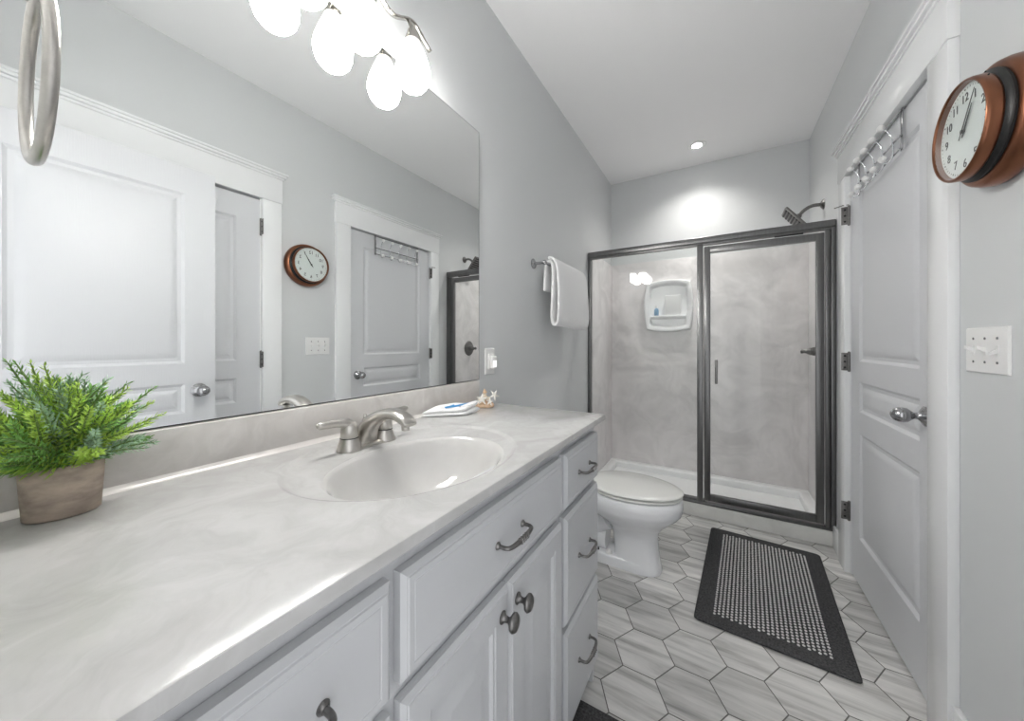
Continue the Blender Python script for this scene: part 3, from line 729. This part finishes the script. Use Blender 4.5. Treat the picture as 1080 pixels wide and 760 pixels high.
# ------------------------------------------------------------------ clock
CY, CZ = 1.281, 1.697
ck = thing('wall_clock', 'round copper wall clock with white dial above the switch plate', 'clock', (W, CY, CZ))
CF = Matrix(((0, 0, -1), (-1, 0, 0), (0, 1, 0)))     # u = -Y, v = Z, n = -X
co = Vector((W, CY, CZ))
mb = MB(); mb.lathe([(0, .0005), (.127, .0005), (.1345, .005), (.138, .013), (.1375, .028), (.134, .040), (.128, .046), (.120, .047), (0, .047)], co, frame=CF, n=72); mb.build('case', M['copper'], ck, 40)
mb = MB(); mb.lathe([(.110, .046), (.121, .0475), (.121, .052), (.113, .056), (.111, .064), (.108, .064)], co, frame=CF, n=72); mb.build('groove_ring', M['black_metal'], ck, 50)
mb = MB(); mb.lathe([(.105, .050), (.109, .060), (.1130, .0615), (.1150, .066), (.1150, .080), (.1140, .0850), (.1115, .0875), (.1085, .087), (.107, .082), (.107, .052)], co, frame=CF, n=72); bz_ = mb.build('bezel', M['copper'], ck, 50)
for s_ in (.0, .14):
    mb = MB(); a_ = math.radians(38)+s_; mb.ball(co+CF @ Vector((.1150*math.cos(a_), .1265*math.sin(a_), .075)), .0018, 8); mb.build('screw', M['rubber'], bz_)
mb = MB(); mb.lathe([(0, .054), (.1075, .054), (.1075, .0725), (0, .0725)], co, frame=CF, n=64); mb.build('dial', M['dial'], ck)
mb = MB()
for h in range(1, 13):
    cu = bpy.data.curves.new('numeral', 'FONT'); cu.body = str(h); cu.size = .0285; cu.align_x = 'CENTER'; cu.align_y = 'CENTER'; cu.extrude = .0004
    to = bpy.data.objects.new('numeral', cu); S.collection.objects.link(to)
    dg = bpy.context.evaluated_depsgraph_get(); me = bpy.data.meshes.new_from_object(to.evaluated_get(dg))
    a_ = PI/2-h*PI/6; r_ = .078
    vs = [co+CF @ Vector((v.co.x+r_*math.cos(a_), v.co.y+r_*math.sin(a_), .0730+v.co.z)) for v in me.vertices]
    mb = MB(); mb.add(vs, [list(p.vertices) for p in me.polygons]); mb.build('numeral', M['ink'], ck, smooth=False)
    bpy.data.objects.remove(to); bpy.data.curves.remove(cu); bpy.data.meshes.remove(me)
mb = MB()
for k in range(60):
    a_ = PI/2-k*PI/30; R_ = Matrix.Rotation(a_, 3, 'Z'); big = k % 5 == 0
    if big: mb.lathe([(0, 0), (.0019, 0), (.0019, .0006), (0, .0006)], co+CF @ (R_ @ Vector((.0985, 0, .0726))), frame=CF, n=10)
    else:
        q = [R_ @ Vector(p) for p in ((.097, -.0004, .0726), (.1005, -.0004, .0726), (.1005, .0004, .0726), (.097, .0004, .0726))]
        mb.loft([[co+CF @ p for p in q], [co+CF @ (p+Vector((0, 0, .0005))) for p in q]])
mb.build('minute_marks', M['ink'], ck, smooth=False)
def hand(name, ang, L_, w, zz, tail):
    R_ = Matrix.Rotation(PI/2-math.radians(ang), 3, 'Z'); mb = MB()
    q = [Vector(p) for p in ((-tail, -w*.6, zz), (0, -w, zz), (L_*.6, -w, zz), (L_, -w*.3, zz), (L_, w*.3, zz), (L_*.6, w, zz), (0, w, zz), (-tail, w*.6, zz))]
    mb.loft([[co+CF @ (R_ @ p) for p in q], [co+CF @ (R_ @ (p+Vector((0, 0, .0008)))) for p in q]])
    mb.lathe([(0, zz), (.005, zz), (.005, zz+.0012), (0, zz+.0012)], co, frame=CF, n=16)
    return mb.build(name, M['ink'], ck, smooth=False)
hand('hour_hand', 32, .060, .0026, .0750, .014); hand('minute_hand', 33, .092, .0019, .0785, .020)
mb = MB(); mb.lathe([(0, .0832), (.1075, .0832), (.1075, .0848), (0, .0848)], co, frame=CF, n=64); mb.build('cover_glass', M['glass'], ck)

# ------------------------------------------------------------------ over-door hook rack
hx = W-.006
hr = thing('hook_rack', 'chrome over-door hook rack with white ball ends on the closed door', 'hook rack', (W, 2.04, 2.04))
YA, YBk = 1.825, 2.275
for y in (YA, YBk):
    mb = MB(); mb.box((hx-.003, y-.008, 1.890), (hx, y+.008, 2.0445), .0008); mb.box((hx-.003, y-.008, 2.043), (W+.030, y+.008, 2.0455), .0005); mb.build('door_strap', M['chrome'], hr)
mb = MB()
mb.tube([(hx-.007, YA-.006, 1.945), (hx-.007, YBk+.006, 1.945)], .0032, 10); mb.tube([(hx-.007, YA-.006, 1.897), (hx-.007, YBk+.006, 1.897)], .0032, 10); mb.tube([(hx-.005, YA-.008, 2.037), (hx-.005, YBk+.008, 2.037)], .0025, 8)
mb.build('rail', M['chrome'], hr)
for i in range(5):
    y = YA+.045+i*(YBk-YA-.09)/4
    mb = MB(); mb.tube([(hx-.010, y, 1.90), (hx-.012, y, 1.93), (hx-.014, y, 1.965), (hx-.026, y, 1.992), (hx-.040, y, 2.006)], .0027, 8, smooth=2)
    mb.tube([(hx-.010, y, 1.93), (hx-.010, y, 1.895), (hx-.020, y, 1.873), (hx-.032, y, 1.868), (hx-.038, y, 1.880)], .0027, 8, smooth=2)
    hk = mb.build('hook', M['polished'], hr, 50)
    mb = MB(); mb.ball((hx-.044, y, 2.008), .0125, 14); mb.build('ball_end', M['plastic'], hk, 60)
    mb = MB(); mb.ball((hx-.040, y, 1.888), .0125, 14); mb.build('ball_end', M['plastic'], hk, 60)

# ------------------------------------------------------------------ toilet
TY = 1.95
tl = thing('toilet', 'white two-piece toilet with closed lid beside the shower', 'toilet', (.4, TY, 0))
def egg(cx, af, ab, b, z, n=48, sq=1.0):
    out = []
    for k in range(n):
        a_ = 2*PI*k/n; c_, s_ = math.cos(a_), math.sin(a_)
        cc = math.copysign(abs(c_)**sq, c_); ss = math.copysign(abs(s_)**sq, s_)
        out.append(Vector((cx+(af if c_ > 0 else ab)*cc, TY+b*ss, z)))
    return out
mb = MB()
# bowl (rim at .385), narrowing into the pedestal column
secs = [(.0, .500, .140, .10, .090, .7), (.006, .500, .142, .10, .092, .7), (.03, .500, .136, .10, .086, .72), (.10, .500, .126, .10, .080, .8), (.17, .500, .122, .11, .078, .85), (.205, .500, .130, .13, .086, .9),
        (.235, .490, .165, .17, .112, 1), (.262, .480, .205, .21, .138, 1), (.288, .470, .245, .25, .160, 1), (.310, .465, .268, .27, .173, 1), (.325, .462, .276, .275, .177, 1), (.345, .462, .279, .278, .178, 1), (.385, .462, .278, .278, .178, 1), (.390, .462, .272, .272, .172, 1)]
mb.loft([egg(c, af, ab, b, z, 48, sq) for z, c, af, ab, b, sq in secs])
# trapway behind the column and the low rear foot
mb.tube([(.36, TY, .235), (.30, TY, .20), (.27, TY, .14), (.30, TY, .10), (.36, TY, .10)], [.085, .078, .072, .07, .06], 20, smooth=2)
mb.loft([egg(.36, .26, .20, .088, z, 40, .45) for z in (0, .045)] + [egg(.36, .25, .19, .080, .055, 40, .5)])
mb.loft([egg(.20, .09, .09, .08, z, 32, .5) for z in (.05, .2)] + [egg(.2, .14, .15, .15, z, 32, .5) for z in (.30, .36)])
mb.build('bowl', M['porcelain'], tl, 60)
def seat_ring(z0_, z1_, af, b, name, m, dome=0):
    mb = MB(); rs = [egg(.462, af-.004, .20, b-.004, z0_), egg(.462, af, .205, b, z0_+.004), egg(.462, af, .205, b, z1_-.006), egg(.462, af-.006, .20, b-.006, z1_-.001)]
    if dome:
        rs += [egg(.462, af-.03, .185, b-.03, z1_+dome*.35), egg(.462, af-.09, .15, b-.08, z1_+dome*.8), egg(.462, af-.18, .08, b-.13, z1_+dome), egg(.462, .01, .01, .01, z1_+dome)]
    mb.loft(rs); return mb.build(name, m, tl, 60)
seat_ring(.3955, .409, .277, .178, 'seat', M['lid']); seat_ring(.4140, .4265, .281, .182, 'lid', M['lid'], .006)
mb = MB(); mb.box((.215, TY-.09, .392), (.262, TY+.09, .418), .008, 3); mb.build('seat_hinge', M['lid'], tl)
mb = MB(); mb.box((.020, TY-.205, .355), (.200, TY+.205, .675), .025, 4); mb.build('tank', M['porcelain'], tl, 50)
mb = MB(); mb.box((.014, TY-.215, .676), (.210, TY+.215, .71), .012, 3); mb.build('tank_lid', M['porcelain'], tl, 50)
mb = MB(); mb.lathe([(0, 0), (.012, 0), (.012, .012), (0, .013)], (.198, TY+.13, .62), 'X', 16); mb.tube([(.208, TY+.13, .62), (.212, TY+.08, .612)], .005, 10); mb.build('flush_lever', M['chrome'], tl)
for sg in (-1, 1):
    mb = MB(); mb.lathe([(.017, .050), (.017, .058), (.013, .070), (.005, .076), (0, .0765)], (.385, TY+sg*.066, 0), 'Z', 18); mb.build('bolt_cap', M['plastic'], tl, 50)
mb = MB(); mb.lathe([(0, .05), (.006, .05), (.006, .066), (0, .066)], (.325, TY-.066, 0), 'Z', 10); mb.build('floor_bolt', M['black_metal'], tl)

# ------------------------------------------------------------------ bath mats
def bath_mat(name, cx, cy, rz, w, l, label, border):
    R_ = Matrix.Rotation(rz, 3, 'Z'); c = Vector((cx, cy, 0))
    t = thing(name, label, 'rug', (cx, cy, 0), 'dark bath mats on the tile floor')
    mb = MB(); rings = []
    for ins, z in ((.004, .0005), (0, .004), (0, .009), (.004, .0125), (.012, .0135)):
        r_ = []; rad = .018; hw_, hl_ = w/2-ins, l/2-ins
        for qx, qy, a0 in ((1, 1, 0), (-1, 1, 90), (-1, -1, 180), (1, -1, 270)):
            for k in range(6):
                a_ = math.radians(a0+90*k/5); r_.append(c+R_ @ Vector((qx*(hw_-rad)+rad*math.cos(a_), qy*(hl_-rad)+rad*math.sin(a_), z)))
        rings.append(r_)
    mb.loft(rings); mb.build('pile_border', M['mat_black'], t, 50)
    mb = MB(); bx_, by_ = border
    hw_, hl_ = w/2-bx_, l/2-by_
    mb.loft([[c+R_ @ Vector((sx*hw_, sy*hl_, z)) for sx, sy in ((-1, -1), (1, -1), (1, 1), (-1, 1))] for z in (.0125, .0142)])
    # raised yarn dashes in staggered columns
    mb.cur = 1; px_ = .0152; py_ = .0172
    nx2 = int(2*hw_/px_); ny2 = int(2*hl_/py_); rnd = random.Random(3)
    for i in range(nx2):
        for j in range(ny2):
            x = -hw_+(i+.5)*2*hw_/nx2; y = -hl_+(j+.5+(.5 if i % 2 else 0)-.25)*2*hl_/ny2
            if y > hl_-.004: continue
            dx, dy = .0050, .0062; jx = rnd.uniform(-.0006, .0006); z = .0141
            vs = [(x+jx-dx, y-dy*.6, z), (x+jx+dx, y-dy*.6, z), (x+jx+dx, y+dy*.6, z), (x+jx-dx, y+dy*.6, z), (x+jx, y-dy, z), (x+jx, y+dy, z), (x+jx, y-dy*.45, z+.0034), (x+jx, y+dy*.45, z+.0034)]
            mb.add([c+R_ @ Vector(v) for v in vs], [(4, 1, 6), (1, 2, 7, 6), (2, 5, 7), (5, 3, 7), (3, 0, 6, 7), (0, 4, 6)])
    mb.build('woven_panel', [M['mat_weave_dark'], M['mat_weave_light']], t, 40)
    return t
bath_mat('bath_mat', 1.089, 2.109, math.radians(-3.4), .525, .885, 'charcoal bath mat with woven grey centre before the shower door', (.066, .062))
bath_mat('bath_mat', .735, .72, 0, .50, .765, 'dark bath mat on the floor before the vanity drawers', (.066, .062))

# ------------------------------------------------------------------ potted plant
pc = Vector((.068, .102)); pr = .21
pp = thing('potted_plant', 'small bushy green plant in a brown oval pot on the vanity top', 'plant', (pc.x, pc.y, ZC))
def pot_ring(a, b, z, n=48):
    u = Vector((math.sin(pr), math.cos(pr))); v = Vector((math.cos(pr), -math.sin(pr))); out = []
    for k in range(n):
        q = pc+u*a*math.cos(2*PI*k/n)+v*b*math.sin(2*PI*k/n); out.append((q.x, q.y, z))
    return out
zt = 1.010
mb = MB(); mb.loft([pot_ring(.034, .026, ZC+.0005), pot_ring(.0365, .0285, ZC+.003), pot_ring(.0405, .0315, zt-.002), pot_ring(.0395, .0305, zt), pot_ring(.036, .027, zt-.001), pot_ring(.035, .026, zt-.012)])
mb.build('pot', M['pot'], pp, 50)
mb = MB(); mb.loft([pot_ring(.0355, .0265, zt-.010), pot_ring(.02, .015, zt-.006)]); mb.build('soil', M['soil'], pp)
rnd = random.Random(11)
def sprig(base, tip, col, nl=44, ll=.014):
    base = Vector(base); tip = Vector(tip); d = tip-base
    mid = base+d*.5+Vector((0, 0, .12*d.length))
    def pt(t): return base*(1-t)**2+mid*2*t*(1-t)+tip*t*t
    mb = MB(); mb.tube([pt(k/6) for k in range(7)], [.0013]*6+[.0006], 5); mb.cur = 1
    for i in range(nl):
        t = .10+.90*i/nl; p = pt(t); tg = (pt(min(1, t+.02))-pt(t-.02)).normalized()
        a = Vector((0, 0, 1)).cross(tg)
        if a.length < 1e-3: a = Vector((1, 0, 0))
        a.normalize(); b = tg.cross(a); ph = i*2.399+rnd.uniform(-.3, .3)
        o_ = a*math.cos(ph)+b*math.sin(ph); lean = .45+.9*t
        dr_ = (o_+tg*lean).normalized(); L_ = ll*(1.05-.5*t)*rnd.uniform(.8, 1.2); w_ = L_*.14
        sd = dr_.cross(tg)
        if sd.length < 1e-3: continue
        sd.normalize(); up_ = sd.cross(dr_)
        q0 = p; q1 = p+dr_*L_*.5+up_*L_*.06; q2 = p+dr_*L_
        mb.add([q0, q1+sd*w_-up_*w_*.4, q2, q1-sd*w_-up_*w_*.4, q1], [(0, 1, 4), (1, 2, 4), (0, 4, 3), (4, 2, 3)])
    me = mb.build('sprig', [M['stem'], M[col]], pp, 60, smooth=False)
    return me
for i in range(92):
    el = math.asin(rnd.uniform(.0, 1.0)**.8*.98); az = rnd.uniform(0, 2*PI)
    rx = .085 if math.cos(az) > 0 else .055; ry = .098
    r3 = rnd.uniform(.80, 1.03)
    tip = [pc.x+.012+rx*math.cos(az)*math.cos(el)*r3, pc.y+ry*math.sin(az)*math.cos(el)*r3, zt+.018+.118*math.sin(el)*r3-.012*math.cos(el)]
    tip[0] = max(.034, tip[0]); tip[1] = max(.014, tip[1])
    b_ = (pc.x+rnd.uniform(-.016, .02), pc.y+rnd.uniform(-.026, .026), zt-.008)
    sprig(b_, tip, rnd.choices(['leaf_lime', 'leaf_mid', 'leaf_blue'], [.42, .33, .25])[0], 70, .0175)
for tip in ((.085, .205, zt+.055), (.078, .195, zt+.10), (.062, .062, zt+.148), (.070, .085, zt+.143), (.09, .19, zt+.078), (.12, .16, zt+.06)):
    sprig((pc.x, pc.y+.01, zt-.006), tip, rnd.choice(['leaf_lime', 'leaf_mid']), 56, .016)

# ------------------------------------------------------------------ folded cloth with print
fc = thing('folded_washcloth', 'folded white washcloth with blue print by the sink', 'washcloth', (.10, .985, ZC))
ax = Vector((.141, .137, 0)).normalized(); ay = Vector((-.05, 1, 0)).normalized(); o0 = Vector((.034, .838, ZC))
def clothpt(u, v, z): return o0+ax*u+ay*v+Vector((0, 0, z))
mb = MB(); CL, CW = .158, .090
def slope(v): return .68+.55*v/CW
def hgt(t): return .024+.014*t+.003*math.sin(t*6)
for lay in (0, 1):
    rings = []
    for i in range(25):
        t = i/24; ins = .002+.004*lay; u = ins+(CL-2*ins)*t
        e = max(.55, min(1, math.sqrt(max(0, 1-(1-min(1, t/.07))**2)), math.sqrt(max(0, 1-(1-min(1, (1-t)/.05))**2))))
        h_ = hgt(t)*.5; zb_ = .0008+h_*lay*1.02; sec = []
        for k in range(20):
            a_ = 2*PI*k/20; c_, s_ = math.cos(a_), math.sin(a_)
            v_ = CW/2+(CW/2-ins)*math.copysign(abs(c_)**.4, c_)*(.94+.06*e)
            sec.append(clothpt(u, v_, .0008+(zb_-.0008+h_/2+h_/2*e*math.copysign(abs(s_)**.7, s_))*slope(v_)+(.0012*math.sin(u*90+lay)*e if s_ > .2 and lay else 0)))
        rings.append(sec)
    mb.loft(rings)
mb.build('cloth', M['towel'], fc, 60)
def zcl(u, v): t = u/CL; return hgt(t)*1.01*slope(v)+.001+.0012*math.sin(u*90+1)
mb = MB(); tail = [(.066, .030), (.080, .014), (.092, .024), (.112, .040), (.128, .066), (.108, .056), (.092, .044), (.084, .052), (.078, .036)]
mb.loft([[clothpt(u, v, zcl(u, v)+.0004) for u, v in tail], [clothpt(u, v, zcl(u, v)+.0014) for u, v in tail]]); mb.build('printed_tail', M['blue'], fc)
mb = MB(); rings = []
for k in range(41):
    a_ = 2*PI*k/40; u = .142+.030*math.cos(a_); v = .046+.026*math.sin(a_); rings.append([clothpt(u+.0022*math.cos(a_)*m1, v+.0022*math.sin(a_)*m1, zcl(u, v)+m2) for m1, m2 in ((-1, .0003), (1, .0003), (1, .0012), (-1, .0012))])
mb.loft(rings, False, False); mb.build('printed_oval', M['grey_print'], fc)

# ------------------------------------------------------------------ seashell ornament
oc = Vector((.098, 1.128, ZC))
sn = thing('seashell_ornament', 'small tan ornament of shells and starfish at the counter end', 'ornament', oc)
mb = MB(); mb.lathe([(0, .0005), (.036, .0005), (.038, .005), (.035, .013), (.028, .018), (0, .020)], oc, 'Z', 32); mb.build('base', M['sand'], sn, 50)
rnd = random.Random(5)
for dx, dy, z, r_ in ((-.012, -.010, .026, .014), (.014, .006, .026, .014), (.0, .012, .028, .013), (.0, .0, .042, .014), (.016, -.012, .022, .010), (-.016, .010, .022, .011), (.0, .0, .060, .010)):
    mb = MB(); rot = Matrix.Rotation(rnd.uniform(-.4, .4), 3, 'X') @ Matrix.Rotation(rnd.uniform(-.4, .4), 3, 'Y')
    prof = []; K = 26
    for k in range(K+1):
        t = k/K; prof.append((r_*(1-t)**.8*(1+.10*math.sin(t*24))*(1 if t > .06 else t/.06), r_*(1.9*t-.75)))
    mb.lathe(prof, oc+Vector((dx, dy, z)), n=16, frame=rot); mb.build('shell', M['shell'] if r_ > .012 else M['sand'], sn, 60)
def starfish(c, n, R_, twist):
    n = Vector(n).normalized(); a = Vector((0, 0, 1)).cross(n).normalized(); b = n.cross(a); mb = MB(); c = Vector(c)
    rim, mid = [], []
    for k in range(20):
        a_ = 2*PI*k/20+twist; ph = (k % 4)/4; r_ = R_*(1 if k % 4 == 0 else (.30 if k % 4 == 2 else .55)); rim.append(c+(a*math.cos(a_)+b*math.sin(a_))*r_)
        mid.append(c+(a*math.cos(a_)+b*math.sin(a_))*r_*.55+n*.0042)
    back = [p-n*.002 for p in rim]
    mb.loft([back, rim, mid]); return mb.build('starfish', M['starfish'], sn, 50)
starfish(oc+Vector((.012, -.034, .034)), (.45, -.85, .25), .025, .3); starfish(oc+Vector((.036, .016, .046)), (.8, -.35, .3), .024, .9); starfish(oc+Vector((.034, -.014, .024)), (.85, -.5, .3), .017, .1)
